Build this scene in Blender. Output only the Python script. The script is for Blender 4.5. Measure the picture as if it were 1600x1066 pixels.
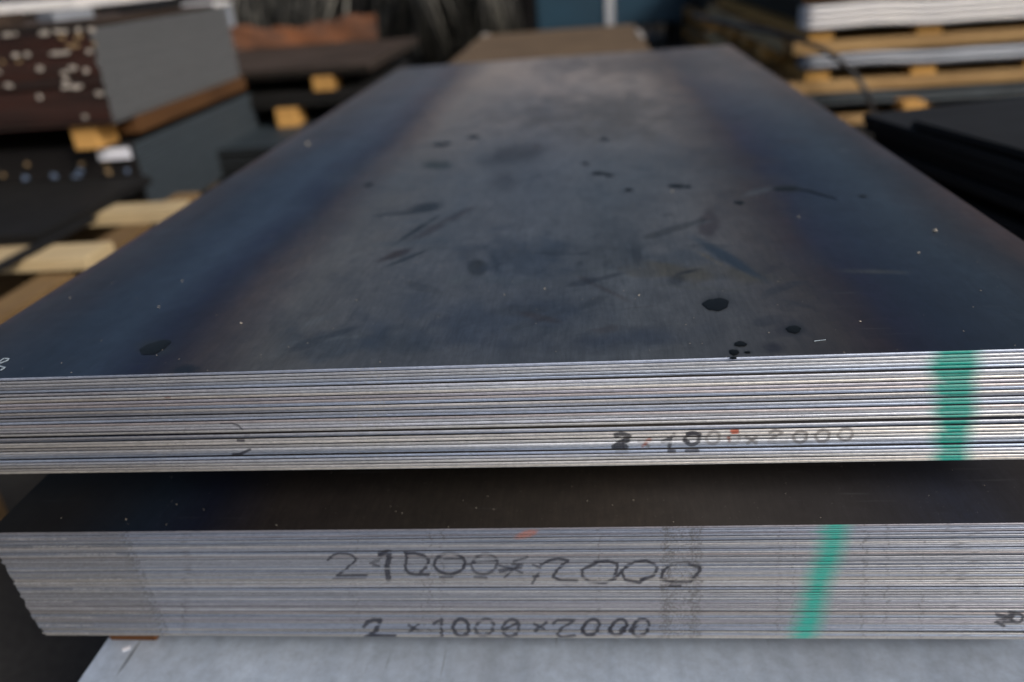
import bpy, math, random
import numpy as np
from mathutils import Matrix, Vector
for o in list(bpy.data.objects): bpy.data.objects.remove(o)
S = bpy.context.scene; C = S.collection
random.seed(7); rng = np.random.default_rng(7)

# ------------------------------------------------------------------ camera
F, PITCH, YAW, ROLL = 1243.85, .4505, -.1192, -.084
CAM = np.array([.5837, -.5513, .2887])
fw = np.array([math.sin(YAW)*math.cos(PITCH), math.cos(YAW)*math.cos(PITCH), -math.sin(PITCH)])
r0 = np.array([math.cos(YAW), -math.sin(YAW), 0.]); u0 = np.cross(r0, fw)
ax = math.cos(ROLL)*r0 + math.sin(ROLL)*u0; ay = -math.sin(ROLL)*r0 + math.cos(ROLL)*u0
cd = bpy.data.cameras.new('camera'); cam = bpy.data.objects.new('camera', cd); C.objects.link(cam)
cd.sensor_width = 36; cd.lens = F*36/1600; cd.clip_start = .02; cd.clip_end = 600
cam.matrix_world = Matrix(((ax[0], ay[0], -fw[0], CAM[0]), (ax[1], ay[1], -fw[1], CAM[1]), (ax[2], ay[2], -fw[2], CAM[2]), (0, 0, 0, 1)))
cd.dof.use_dof = True; cd.dof.focus_distance = .625; cd.dof.aperture_fstop = 2.7
S.camera = cam

# ------------------------------------------------------------------ sky, sun, exposure
SUN_EL, SUN_AZ = math.radians(34), math.radians(128)      # azimuth clockwise from +Y: behind and right of the camera
w = bpy.data.worlds.new('World'); S.world = w; w.use_nodes = True
wn = w.node_tree.nodes; wl = w.node_tree.links
sky = wn.new('ShaderNodeTexSky'); sky.sky_type = 'NISHITA'; sky.sun_disc = False
sky.sun_elevation = SUN_EL; sky.sun_rotation = SUN_AZ; sky.air_density = 1.0; sky.dust_density = 7.0; sky.ozone_density = 2.2
wn['Background'].inputs[1].default_value = .07
wl.new(sky.outputs[0], wn['Background'].inputs[0])
sd = bpy.data.lights.new('sun', 'SUN'); sun = bpy.data.objects.new('sun', sd); C.objects.link(sun)
sd.energy = 1.35; sd.angle = math.radians(16); sd.color = (1, .965, .94)
dirv = Vector((math.sin(SUN_AZ)*math.cos(SUN_EL), math.cos(SUN_AZ)*math.cos(SUN_EL), math.sin(SUN_EL)))
sun.rotation_euler = dirv.to_track_quat('Z', 'Y').to_euler()
S.view_settings.view_transform = 'Standard'; S.view_settings.look = 'None'
S.view_settings.exposure = .48; S.view_settings.gamma = 1

# ------------------------------------------------------------------ helpers
def project(P):
    d = P - CAM; z = d@fw
    return 800 + F*(d@ax)/z, 533 - F*(d@ay)/z
def on_plane(u, v, axis, val):
    d = fw + ax*(u-800)/F + ay*(533-v)/F
    return CAM + d*(val-CAM[axis])/d[axis]

def tag(o, label=None, cat=None, group=None, kind=None):
    for k, x in (('label', label), ('category', cat), ('group', group), ('kind', kind)):
        if x: o[k] = x
    return o
def empty(name, loc, label, cat, group=None, rz=0):
    o = bpy.data.objects.new(name, None); C.objects.link(o); o.location = loc; o.rotation_euler[2] = rz
    o.empty_display_size = .1
    return tag(o, label, cat, group)
def link(name, me, parent=None, loc=(0, 0, 0), rot=(0, 0, 0)):
    o = bpy.data.objects.new(name, me); C.objects.link(o); o.parent = parent; o.location = loc; o.rotation_euler = rot
    return o

def box_mesh(name, sx, sy, sz, mats, ch=.002, matf=None, origin=(0, 0, 0), warp=0):
    """chamfered box from origin to origin+(sx,sy,sz)"""
    ch = min(ch, sx*.3, sy*.3, sz*.3)
    vs = []; idx = {}
    def V(p):
        k = tuple(round(a, 6) for a in p)
        if k not in idx: idx[k] = len(vs); vs.append(k)
        return idx[k]
    X = (0, sx); Y = (0, sy); Z = (0, sz); fs = []
    inn = lambda a, s: ch if a == 0 else s-ch
    q = {}
    for i in (0, 1):
        for j in (0, 1):
            for k in (0, 1):
                x, y, z = X[i], Y[j], Z[k]
                q[i, j, k, 'x'] = V((x, inn(y, sy), inn(z, sz))); q[i, j, k, 'y'] = V((inn(x, sx), y, inn(z, sz))); q[i, j, k, 'z'] = V((inn(x, sx), inn(y, sy), z))
                fs.append((q[i, j, k, 'x'], q[i, j, k, 'y'], q[i, j, k, 'z']))
    cyc = ((0, 0), (1, 0), (1, 1), (0, 1))
    for i in (0, 1):
        fs.append([q[i, a, b, 'x'] for a, b in cyc]); fs.append([q[a, i, b, 'y'] for a, b in cyc]); fs.append([q[a, b, i, 'z'] for a, b in cyc])
    for i in (0, 1):
        for j in (0, 1):
            fs.append([q[i, j, 0, 'x'], q[i, j, 1, 'x'], q[i, j, 1, 'y'], q[i, j, 0, 'y']])
            fs.append([q[i, 0, j, 'x'], q[i, 1, j, 'x'], q[i, 1, j, 'z'], q[i, 0, j, 'z']])
            fs.append([q[0, i, j, 'y'], q[1, i, j, 'y'], q[1, i, j, 'z'], q[0, i, j, 'z']])
    vs2 = [(a+origin[0], b+origin[1], c+origin[2]+(warp*math.sin(a/sx*3.1)*math.sin(b/sy*3.1) if warp else 0)) for a, b, c in vs]
    me = bpy.data.meshes.new(name); me.from_pydata(vs2, [], [list(f) for f in fs])
    import bmesh
    bm = bmesh.new(); bm.from_mesh(me); bmesh.ops.recalc_face_normals(bm, faces=bm.faces); bm.to_mesh(me); bm.free()
    for m in (mats if isinstance(mats, (list, tuple)) else [mats]): me.materials.append(m)
    if matf:
        for p in me.polygons: p.material_index = matf(p)
    return me
_cache = {}
def box(name, parent, x0, x1, y0, y1, z0, z1, mats, ch=.002, matf=None, rot=(0, 0, 0), label=None):
    k = (round(x1-x0, 4), round(y1-y0, 4), round(z1-z0, 4), str(mats), ch, matf is None)
    if k not in _cache: _cache[k] = box_mesh(name, x1-x0, y1-y0, z1-z0, mats, ch, matf, origin=(-(x1-x0)/2, -(y1-y0)/2, 0))
    o = link(name, _cache[k], parent, ((x0+x1)/2, (y0+y1)/2, z0), rot)
    if label: o['label'] = label
    return o

class Nt:
    def __init__(s, name):
        s.m = bpy.data.materials.new(name); s.m.use_nodes = True; s.t = s.m.node_tree; s.b = s.t.nodes['Principled BSDF']
    def n(s, t, **k):
        x = s.t.nodes.new(t)
        for a, v in k.items():
            if a.startswith('i_'):
                key = a[2:].replace('_', ' '); x.inputs[int(key) if key.isdigit() else key].default_value = v
            else: setattr(x, a, v)
        return x
    def l(s, a, b): s.t.links.new(a, b)
    def co(s, scale=(1, 1, 1), world=False, loc=(0, 0, 0), rnd=False):
        if world: c = s.n('ShaderNodeNewGeometry').outputs['Position']
        else: c = s.n('ShaderNodeTexCoord').outputs['Object']
        if rnd:      # every sheet gets its own stretch of the pattern
            q = s.n('ShaderNodeVectorMath', operation='ADD'); m_ = s.n('ShaderNodeMath', operation='MULTIPLY'); m_.inputs[1].default_value = 37.
            s.l(s.n('ShaderNodeObjectInfo').outputs['Random'], m_.inputs[0]); s.l(c, q.inputs[0]); s.l(m_.outputs[0], q.inputs[1]); c = q.outputs[0]
        mp = s.n('ShaderNodeMapping'); mp.inputs['Scale'].default_value = scale; mp.inputs['Location'].default_value = loc
        s.l(c, mp.inputs[0]); return mp.outputs[0]
    def noise(s, scale, vec, detail=4, rough=.6, dist=0):
        x = s.n('ShaderNodeTexNoise'); x.inputs['Scale'].default_value = scale; x.inputs['Detail'].default_value = detail
        x.inputs['Roughness'].default_value = rough; x.inputs['Distortion'].default_value = dist; s.l(vec, x.inputs['Vector']); return x.outputs['Fac']
    def ramp(s, fac, pts):
        x = s.n('ShaderNodeValToRGB'); r = x.color_ramp
        while len(r.elements) < len(pts): r.elements.new(.5)
        for e, (p, c) in zip(r.elements, pts):
            e.position = p; e.color = (c, c, c, 1) if isinstance(c, (int, float)) else tuple(c)+(1,)
        s.l(fac, x.inputs[0]); return x.outputs[0]
    def mix(s, f, a, b, mode='MIX'):
        x = s.n('ShaderNodeMix', data_type='RGBA', blend_type=mode)
        for i, v in ((0, f), (6, a), (7, b)):
            if isinstance(v, bpy.types.NodeSocket): s.l(v, x.inputs[i])
            else: x.inputs[i].default_value = v if i == 0 else (tuple(v)+(1,) if len(v) == 3 else v)
        return x.outputs[2]
    def math(s, op, a, b=0):
        x = s.n('ShaderNodeMath', operation=op)
        for i, v in ((0, a), (1, b)):
            if isinstance(v, bpy.types.NodeSocket): s.l(v, x.inputs[i])
            else: x.inputs[i].default_value = v
        return x.outputs[0]
    def set(s, **k):
        for a, v in k.items():
            i = s.b.inputs[a.replace('_', ' ')]
            if isinstance(v, bpy.types.NodeSocket): s.l(v, i)
            else: i.default_value = tuple(v)+(1,) if isinstance(v, (tuple, list)) and len(v) == 3 else v
        return s
    def bump(s, h, strength=.2, dist=.001):
        x = s.n('ShaderNodeBump'); x.inputs['Strength'].default_value = strength; x.inputs['Distance'].default_value = dist
        s.l(h, x.inputs['Height']); s.l(x.outputs[0], s.b.inputs['Normal'])

def plain(name, col, rough=.6, metal=0., var=.35, scale=14, col2=None, stretch=(1, 1, 1), bump=.15, spec=.5):
    t = Nt(name); v = t.co(stretch, world=True); f = t.noise(scale, v, 5, .62)
    c2 = col2 or tuple(x*(1-var) for x in col)
    r = t.ramp(f, [(.32, c2), (.68, col)])
    t.set(Base_Color=r, Roughness=t.ramp(f, [(.2, min(1, rough*1.15)), (.8, rough*.85)]), Metallic=metal, Specular_IOR_Level=spec)
    t.bump(t.noise(scale*6, v, 3), bump, .001)
    return t.m

def wood(name, a, b, axis=0):
    t = Nt(name); sc = [28, 28, 28]; sc[axis] = 1.6
    info = t.n('ShaderNodeObjectInfo'); 
    tc = t.n('ShaderNodeTexCoord'); ad = t.n('ShaderNodeVectorMath', operation='ADD'); t.l(tc.outputs['Object'], ad.inputs[0])
    sc2 = t.n('ShaderNodeVectorMath', operation='SCALE'); sc2.inputs['Scale'].default_value = 9
    cmb = t.n('ShaderNodeCombineXYZ'); [t.l(info.outputs['Random'], cmb.inputs[i]) for i in range(3)]
    t.l(cmb.outputs[0], sc2.inputs[0]); t.l(sc2.outputs[0], ad.inputs[1])
    mp = t.n('ShaderNodeMapping'); mp.inputs['Scale'].default_value = sc; t.l(ad.outputs[0], mp.inputs[0])
    g = t.noise(2.2, mp.outputs[0], 6, .6, .6); k = t.noise(3, ad.outputs[0], 3)
    col = t.mix(g, b, a); col = t.mix(t.math('MULTIPLY', t.math('POWER', k, 3), 1.4), col, (b[0]*.35, b[1]*.3, b[2]*.3))
    dk = t.math('ADD', .72, t.math('MULTIPLY', info.outputs['Random'], .5))
    vm = t.n('ShaderNodeVectorMath', operation='SCALE'); t.l(col, vm.inputs[0]); t.l(dk, vm.inputs['Scale'])
    t.set(Base_Color=vm.outputs[0], Roughness=.75, Specular_IOR_Level=.25); t.bump(g, .4, .002)
    return t.m

# ------------------------------------------------------------------ materials
# mill scale of hot rolled sheet: colour comes from the painted attribute, fine grain and wear from noise
def scale_mat(name, painted):
    t = Nt(name); v = t.co()
    if painted:
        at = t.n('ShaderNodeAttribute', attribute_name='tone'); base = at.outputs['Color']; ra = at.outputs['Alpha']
    else:
        sx = t.n('ShaderNodeSeparateXYZ'); t.l(v, sx.inputs[0])
        wob = t.math('ADD', sx.outputs[0], t.math('MULTIPLY', t.math('SUBTRACT', t.noise(3, v, 3), .5), .05))
        base = t.ramp(wob, [(0, (0.0110, 0.0094, 0.0077)), (.06, (0.0099, 0.0083, 0.0077)), (.14, (0.0055, 0.0094, 0.0165)), (.20, (0.0039, 0.0050, 0.0121)), (.27, (0.0132, 0.0105, 0.0094)),
                            (.42, (0.0121, 0.0099, 0.0077)), (.6, (0.0143, 0.0110, 0.0083)), (.8, (0.0072, 0.0066, 0.0088)), (.88, (0.0050, 0.0072, 0.0154)), (1, (0.0110, 0.0088, 0.0066))]); ra = None
    fine = t.noise(1, t.co((230, 26, 1)), 8, .8)
    mott = t.noise(9, v, 8, .68, .6)
    speck = t.noise(420, v, 2, .5)
    c = t.mix(.5, base, t.ramp(mott, [(.2, .55), (.8, 1.45)]), 'MULTIPLY')
    c = t.mix(.7, c, t.ramp(fine, [(.3, .5), (.7, 1.5)]), 'MULTIPLY'); c = t.mix(.45, c, t.ramp(t.noise(34, v, 8, .75, 1.2), [(.3, .55), (.7, 1.45)]), 'MULTIPLY')
    c = t.mix(t.ramp(speck, [(.70, 0.), (.76, .35)]), c, (.10, .095, .085))
    scr = t.ramp(t.noise(1, t.co((7, 160, 1)), 3, .5, .3), [(.66, 0.), (.72, .25)])
    c = t.mix(scr, c, (.06, .065, .07))
    r = t.math('ADD', .27 if painted else .5, t.math('MULTIPLY', t.noise(6, v, 7, .7, .8), .26))
    if ra is not None: r = t.math('ADD', r, t.math('MULTIPLY', t.math('SUBTRACT', ra, .5), .35))
    t.set(Base_Color=c, Roughness=r, Metallic=.0, Specular_IOR_Level=.5 if painted else .15, IOR=1.5)
    t.bump(t.mix(.5, t.noise(60, v, 5, .7), fine), .08, .0006)
    return t.m
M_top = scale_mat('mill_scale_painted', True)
M_scale = scale_mat('mill_scale', False)
# sheared edges of the sheets
t = Nt('sheared_edge')
ti = t.n('ShaderNodeAttribute', attribute_name='tint'); pa = t.n('ShaderNodeAttribute', attribute_name='mark')
g1 = t.noise(1, t.co((40, 40, 900), rnd=True), 6, .7); g2 = t.noise(1, t.co((6, 6, 60), rnd=True), 5, .65, .3); g3 = t.noise(1, t.co((700, 700, 700), rnd=True), 2)
c = t.mix(.6, ti.outputs['Color'], t.ramp(g2, [(.25, .75), (.75, 1.2)]), 'MULTIPLY'); c = t.mix(.5, c, t.ramp(t.noise(1, t.co((260, 260, 260), rnd=True), 4, .7), [(.35, .72), (.65, 1.2)]), 'MULTIPLY')
c = t.mix(.36, c, t.ramp(g1, [(.3, .55), (.7, 1.35)]), 'MULTIPLY')
c = t.mix(t.ramp(g3, [(.68, 0.), (.74, .5)]), c, (.10, .085, .07))
c = t.mix(pa.outputs['Alpha'], c, pa.outputs['Color'])
t.set(Base_Color=c, Metallic=t.math('MULTIPLY', .55, t.math('SUBTRACT', 1, pa.outputs['Alpha'])), Roughness=t.math('ADD', .30, t.math('MULTIPLY', g2, .3)))
t.bump(g1, .12, .0004); M_edge = t.m
M_pale = None
t = Nt('pale_sheet_metal')
st = t.noise(1, t.co((60, 3.5, 1)), 6, .6); cl = t.noise(5, t.co(), 5, .6, .5)
c = t.mix(st, (.42, .51, .64), (.66, .76, .90)); c = t.mix(.5, c, t.ramp(t.noise(70, t.co(), 6, .75), [(.3, .6), (.7, 1.3)]), 'MULTIPLY'); c = t.mix(t.ramp(cl, [(.35, .0), (.75, .55)]), c, (.2, .215, .245))
c = t.mix(t.ramp(t.noise(1, t.co((140, 6, 1), loc=(3, 1, 0)), 2, .5), [(.70, 0.), (.74, .7)]), c, (.06, .065, .07))
t.set(Base_Color=c, Metallic=.3, Roughness=t.math('ADD', .32, t.math('MULTIPLY', cl, .25))); t.bump(st, .05, .0005); M_pale = t.m

t = Nt('yard_concrete'); v = t.co(world=True)
a = t.noise(1.3, v, 8, .65); b = t.noise(60, v, 4, .7)
c = t.mix(t.ramp(a, [(.3, 0.), (.7, 1.)]), (.022, .021, .019), (.052, .049, .045)); c = t.mix(.6, c, t.ramp(b, [(.3, .5), (.75, 1.6)]), 'MULTIPLY')
t.set(Base_Color=c, Roughness=.9, Specular_IOR_Level=.25); t.bump(b, .6, .006); M_ground = t.m

M_wood = wood('pine_board', (.52, .36, .17), (.30, .17, .065))
M_woody = wood('pine_board_lengthwise', (.34, .23, .11), (.19, .11, .045), 1)
M_pine = wood('pale_pine', (.62, .50, .30), (.42, .31, .16))
M_blocky = wood('runner_wood', (.74, .44, .13), (.48, .25, .07), 1)
M_woodd = wood('weathered_board', (.20, .135, .07), (.09, .055, .028))
M_block = wood('pallet_block_wood', (.72, .42, .13), (.46, .24, .07))
M_oak = wood('stained_bearer', (.13, .062, .022), (.045, .02, .008), 1)
M_dark = plain('dark_steel', (.012, .0117, .0112), .7, 0, .55, 5, bump=.1, spec=.3)
M_darkedge = plain('dark_sheet_edges', (.019, .018, .017), .55, 0, .5, 9, stretch=(1, 1, 60))
M_blueedge = plain('dark_blue_sheet', (.028, .042, .052), .6, 0, .4, 6)
M_oakx = wood('stained_cross_bearer', (.16, .065, .02), (.06, .025, .008))
M_grey = plain('grey_cut_edge', (.21, .22, .23), .5, .2, .2, 9, stretch=(1, 1, 50))
M_greyb = plain('blue_grey_cut_edge', (.080, .104, .125), .5, .2, .3, 8, stretch=(1, 1, 50))
M_rust = plain('red_brown_primer_edge', (.070, .024, .016), .7, 0, .5, 7, col2=(.018, .010, .008), stretch=(.4, 1, 5))
M_blk = plain('black_cut_edge', (.016, .013, .012), .55, 0, .5, 8, stretch=(1.5, 1, 22))
M_chip = plain('bare_metal_chip', (.55, .50, .44), .5, .1, .3, 30)
M_chipb = plain('bluish_metal_chip', (.20, .27, .40), .5, .1, .4, 30)
M_chipy = plain('tan_chip', (.36, .25, .13), .6, 0, .3, 30)
M_label = plain('white_label', (.78, .80, .88), .5, 0, .05, 10)
M_foil = plain('white_wrapped_sheet', (.88, .86, .83), .45, 0, .08, 3, col2=(.66, .66, .68))
M_foilg = plain('silver_sheet_edge', (.34, .37, .42), .4, .3, .3, 3)
M_rustyplate = plain('rusty_plate', (.20, .070, .022), .8, 0, .6, 6, col2=(.05, .030, .022))
M_brownplate = plain('brown_grey_plate', (.070, .050, .038), .9, 0, .4, 4, spec=.1)
M_tan = plain('rusty_tan_sheet', (.155, .098, .042), .65, 0, .25, 5, col2=(.105, .064, .028))
M_blue = plain('blue_painted_steel', (.022, .062, .098), .45, 0, .25, 2.5)
M_white = plain('white_painted_steel', (.50, .52, .55), .5, 0, .2, 6)
M_wire = plain('grey_wire', (.15, .145, .125), .42, .5, .6, 8)
M_wired = plain('dark_wire', (.035, .034, .028), .55, .3, .6, 8)
M_cable = plain('black_cable', (.012, .012, .013), .45, 0, .3, 20)
t = Nt('oil'); t.set(Base_Color=(.003, .0035, .0025), Roughness=.38, Specular_IOR_Level=.2); M_oil = t.m
M_chalk = plain('chalk', (.45, .55, .62), .9, 0, .3, 300)
M_crumb = plain('crumb', (.55, .5, .42), .8, 0, .3, 60)

# ------------------------------------------------------------------ marks on the sheet edges (drawn strokes, spray stripe, dirt)
def off(pts, ox, oy, s): return [(ox+x/s, oy+y/s) for x, y in pts]
def ell(cx, cy, rx, ry, a0=0, a1=360, sl=0, n=22):
    return [(cx+rx*math.cos(math.radians(a))-sl*ry*math.sin(math.radians(a)), cy+ry*math.sin(math.radians(a))) for a in np.linspace(a0, a1, n)]
STROKES = []   # (stack, points, width, colour, strength)
INK = (.012, .014, .026); FADE = (.10, .09, .09); RED = (.30, .07, .03)
def Z(st, ox, oy, s, items, w, col=INK, k=.9):
    for it in items: STROKES.append((st, off(it, ox, oy, s), w, col, k))
a = (500, 845, 5.333)
Z(1, *a, [[(62, 162), (75, 145), (110, 120), (150, 108), (230, 110), (275, 125), (297, 158), (270, 190), (220, 235), (140, 292), (390, 289)]], 2.3, k=.82)
Z(1, *a, [[(110, 316), (380, 312)], [(440, 165), (495, 158)], [(410, 190), (490, 172)], [(420, 182), (500, 217)], [(440, 212), (500, 212)]], 1.6, k=.6)
Z(1, *a, [[(500, 112), (555, 95), (578, 98), (565, 180), (560, 240), (572, 318)]], 6.3, k=.97); Z(1, *a, [[(495, 112), (560, 93)]], 2.5)
Z(1, *a, [[(710, 103), (800, 107), (870, 125), (905, 165), (888, 215), (840, 265)], [(905, 280), (800, 282), (745, 272), (712, 235), (716, 170), (722, 105)]], 3.3, k=.88)
Z(1, *a, [ell(1080, 190, 128, 88)], 3.4, k=.85); Z(1, *a, [[(1000, 306), (1105, 303)], [(1030, 150), (1180, 148)]], 2.2, k=.7)
Z(1, *a, [ell(1370, 195, 105, 85, sl=.15)], 3, k=.66); Z(1, *a, [[(1285, 182), (1480, 168)], [(1195, 210), (1290, 182)], [(1480, 200), (1600, 240)], [(1500, 262), (1600, 240)], [(1290, 303), (1390, 308)]], 2.4, k=.68)
a = (780, 855, 4.706)
Z(1, *a, [[(0, 165), (160, 152)], [(105, 105), (205, 72)], [(100, 130), (175, 132)], [(40, 222), (150, 130)], [(60, 140), (170, 190)], [(250, 130), (300, 152)], [(292, 190), (240, 268)], [(250, 215), (290, 215)]], 2.5, k=.68)
Z(1, *a, [[(310, 132), (365, 97), (430, 82), (505, 98), (470, 130), (430, 165), (395, 218), (450, 245), (570, 248)]], 3.2, k=.85)
Z(1, *a, [[(700, 108), (800, 102), (872, 125), (862, 180), (845, 218)], [(720, 118), (612, 165), (612, 215), (660, 250), (770, 262), (850, 232), (900, 180), (930, 148)]], 3.2, k=.85)
Z(1, *a, [[(930, 148), (1000, 108), (1080, 98), (1140, 125), (1165, 160), (1130, 215), (1040, 240)], [(905, 190), (925, 240), (1030, 260), (1060, 240)]], 3.2, k=.85)
Z(1, *a, [[(1190, 240), (1205, 180), (1250, 135), (1310, 120), (1400, 120), (1465, 130), (1480, 170), (1440, 215), (1400, 260), (1290, 260), (1200, 238)]], 3.5, k=.85)
Z(1, *a, [[(1250, 285), (1330, 285)], [(1400, 128), (1480, 155)]], 3, k=.7)
a = (560, 955, 6.667)
Z(1, *a, [[(65, 160), (98, 112), (160, 92), (232, 98)], [(225, 100), (215, 150), (180, 200), (130, 245)], [(80, 262), (120, 250), (372, 258)]], 4.6, k=1)
Z(1, *a, [[(525, 148), (630, 210)], [(628, 138), (530, 214)]], 3, k=.7)
Z(1, *a, [[(785, 132), (850, 95), (868, 88), (862, 272)], [(770, 272), (880, 272)]], 3.2, k=.75); Z(1, *a, [ell(1070, 172, 80, 88)], 4, k=.8); Z(1, *a, [ell(1315, 170, 92, 85, sl=.25)], 3.6, k=.7)
Z(1, *a, [ell(1590, 175, 85, 88, sl=.2), [(1530, 190), (1650, 130)]], 3.4, k=.75)
a = (800, 955, 6.667)
Z(1, *a, [[(232, 135), (338, 185)], [(362, 118), (235, 208)]], 3, k=.72)
Z(1, *a, [[(432, 130), (470, 96), (560, 92), (650, 98), (605, 128), (540, 165), (488, 210), (470, 245), (500, 268), (645, 252)]], 2.9, k=.75)
Z(1, *a, [ell(825, 168, 82, 82, sl=.35), ell(1112, 168, 78, 82, sl=.35), ell(1340, 170, 85, 88, sl=.3)], 3.4, k=.82)
Z(1, *a, [[(1010, 212), (1045, 155)], [(725, 212), (760, 155)], [(1130, 212), (1200, 155)], [(1225, 212), (1300, 155)]], 4.2, k=.8)
Z(1, 1500, 930, 7.84, [[(450, 240), (560, 262), (640, 300)], [(600, 205), (660, 215), (560, 290), (440, 330)], ell(700, 280, 70, 55), [(530, 330), (660, 325)], [(450, 330), (540, 380)]], 3.4, k=.82)
a = (940, 655, 8)
Z(0, *a, [[(170, 200), (245, 178), (330, 208)]], 5.5, k=.75); Z(0, *a, [[(330, 262), (240, 300), (165, 350), (305, 352)]], 6.5, k=.8); Z(0, *a, [[(190, 412), (320, 412)]], 3, k=.6)
Z(0, *a, [[(470, 285), (530, 300), (595, 345)]], 3.2, FADE, .6); Z(0, *a, [[(605, 262), (555, 300)]], 5, RED, .6); Z(0, *a, [[(565, 300), (520, 345)]], 3, RED, .45)
Z(0, *a, [[(765, 285), (830, 262), (895, 190), (865, 250), (855, 345)], [(845, 398), (905, 400)]], 4.2, k=.75); Z(0, *a, [ell(1135, 245, 88, 78), [(1060, 180), (1220, 182)], [(1040, 270), (1090, 280)], [(1060, 400), (1200, 395)]], 4.2, k=.72)
Z(0, *a, [ell(1395, 235, 82, 78)], 3.2, FADE, .5)
a = (1140, 655, 7.62)
Z(0, *a, [ell(60, 220, 62, 72), [(-5, 230), (0, 260)]], 3.2, FADE, .5); Z(0, *a, [[(30, 145), (80, 140)]], 5.5, (.42, .07, .02), .75); Z(0, *a, [[(-5, 205), (0, 260)]], 4, RED, .45)
Z(0, *a, [[(205, 212), (320, 285)], [(325, 212), (220, 290)]], 3.6, FADE, .55)
Z(0, *a, [[(465, 160), (540, 128), (615, 150), (560, 200), (490, 240), (470, 278), (685, 282)], ell(842, 210, 80, 70), ell(1108, 200, 82, 70), ell(1380, 182, 85, 72)], 3.3, FADE, .58)
Z(0, 345, 655, 1, [[(0, 7), (18, 7), (28, 10), (34, 16)]], 1.7, k=.8); Z(0, 345, 655, 1, [[(38, 26), (44, 25)], [(26, 33), (35, 33)], [(20, 56), (32, 55), (46, 48)]], 3, k=.95)
Z(0, 345, 655, 1, [[(-182, -38), (-180, -32)], [(-86, -34), (-80, -34)]], 2.4, (.12, .05, .04), .6)
STRM = [(np.array([s[1][:-1] for s in [x]][0]), np.array(x[1][1:]), x) for x in STROKES]

def marks(stack, u, v, row, jit):
    """colour and cover of everything drawn on the front of a stack, at picture points u,v"""
    col = np.zeros((len(u), 3)); al = np.zeros(len(u))
    def over(c, m):
        nonlocal col, al
        m = np.clip(m, 0, 1); na = m + al*(1-m)
        col = np.where(na[:, None] > 1e-5, (np.array(c)*m[:, None] + col*(al*(1-m))[:, None])/np.maximum(na, 1e-5)[:, None], col); al = na
    n = rng.random(len(u))
    if stack == 0:
        ctr = 1495 + (v-548)*-.04 + 2*np.sin(v*.05+1); hw = 36 - (v-548)*.06 + 1.5*np.sin(v*.08) + 3*jit
    else:
        ctr = 1308 - (v-820)*.305 + 2*np.sin(v*.06); hw = 20 + 2*jit
    d = np.abs(u+jit*1.5-ctr)-hw
    over((.007, .33, .265), np.clip(.5-d/30, 0, 1)**1.2*1.05*rng.uniform(.82, 1)*(.9+.1*n))
    # dirt: dotted drip columns
    n = rng.random(len(u))
    if stack == 1:
        for c0, hw0, k in ((1042, 9, .40), (1087, 9, .45), (935, 2.5, .22), (690, 2.5, .3), (672, 2, .25), (662, 1.5, .15), (1385, 3, .22), (1350, 4, .25), (1440, 3, .25), (1216, 3, .2), (555, 8, .08), (290, 4, .3), (1240, 2, .2), (1500, 30, .07), (1060, 26, .18)):
            c1 = c0 - (v-905)*.02 + 3*math.sin(row*.9+c0)
            over((.075, .07, .065), ((np.abs(u-c1) < hw0) & (n < k)).astype(float)*.62)
        bx = 190 + np.clip(v-838, 0, 200)*.42
        L = u < bx+3*math.sin(row*2.1)
        over((.075, .07, .066), L*(.24+.34*n)); over((.42, .42, .41), (L & (rng.random() < .3) & (n < .5) & (np.sin(u*.03+row*5) > .2))*.45)
        over((.05, .05, .05), ((np.abs(u-bx-5) < 7) & (n < .4))*.6)
        e = ((u-822)/19)**2 + ((v-835+(u-822)*.25)/6.5)**2
        over((.40, .12, .06), np.clip(1.3-e, 0, 1)*(.45+.4*n))
    else:
        for c0, hw0, k in ((562, 5, .18), (585, 16, .12), (250, 14, .10)):
            over((.50, .50, .48), ((np.abs(u-c0) < hw0) & (n < k)).astype(float)*.7)
        over((.10, .09, .08), ((np.abs(u-c0-0) < 40) & (n < .04)).astype(float)*.6)
    for A, B, (st, pts, wd, c, k) in STRM:
        if st != stack: continue
        x0 = min(p[0] for p in pts)-wd-2; x1 = max(p[0] for p in pts)+wd+2; y0 = min(p[1] for p in pts)-wd-3; y1 = max(p[1] for p in pts)+wd+3
        sel = np.where((u > x0) & (u < x1) & (v > y0) & (v < y1))[0]
        if not len(sel): continue
        P = np.stack([u[sel]+jit*.9, v[sel]+jit*.4], 1); dm = np.full(len(sel), 1e9)
        for p, q in zip(A, B):
            e = q-p; tt = np.clip(((P-p)@e)/(e@e+1e-9), 0, 1); dm = np.minimum(dm, np.linalg.norm(P-p-tt[:, None]*e, axis=1))
        m = np.zeros(len(u)); m[sel] = np.clip((wd*.68+.8-dm)/1.2, 0, 1)*min(1, k*1.25)*(.82+.18*n[sel])*(1 if rng.random() > .12 else .45)
        over(c, m)
    return col, al

def mesh_np(name, V, Q, mats, mi=None, smooth=False):
    me = bpy.data.meshes.new(name); V = np.asarray(V, 'f'); Q = np.asarray(Q, 'i')
    me.vertices.add(len(V)); me.vertices.foreach_set('co', V.ravel()); me.loops.add(Q.size); me.loops.foreach_set('vertex_index', Q.ravel())
    me.polygons.add(len(Q)); me.polygons.foreach_set('loop_start', np.arange(len(Q))*4); me.polygons.foreach_set('loop_total', np.full(len(Q), 4))
    if mi is not None: me.polygons.foreach_set('material_index', np.asarray(mi, 'i'))
    for m in mats: me.materials.append(m)
    me.update(calc_edges=True); me.validate()
    return me
def grid_quads(nr, nc, o=0):
    i = np.arange(nr-1)[:, None]*nc + np.arange(nc-1)[None, :] + o
    return np.stack([i, i+1, i+nc+1, i+nc], -1).reshape(-1, 4)

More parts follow.
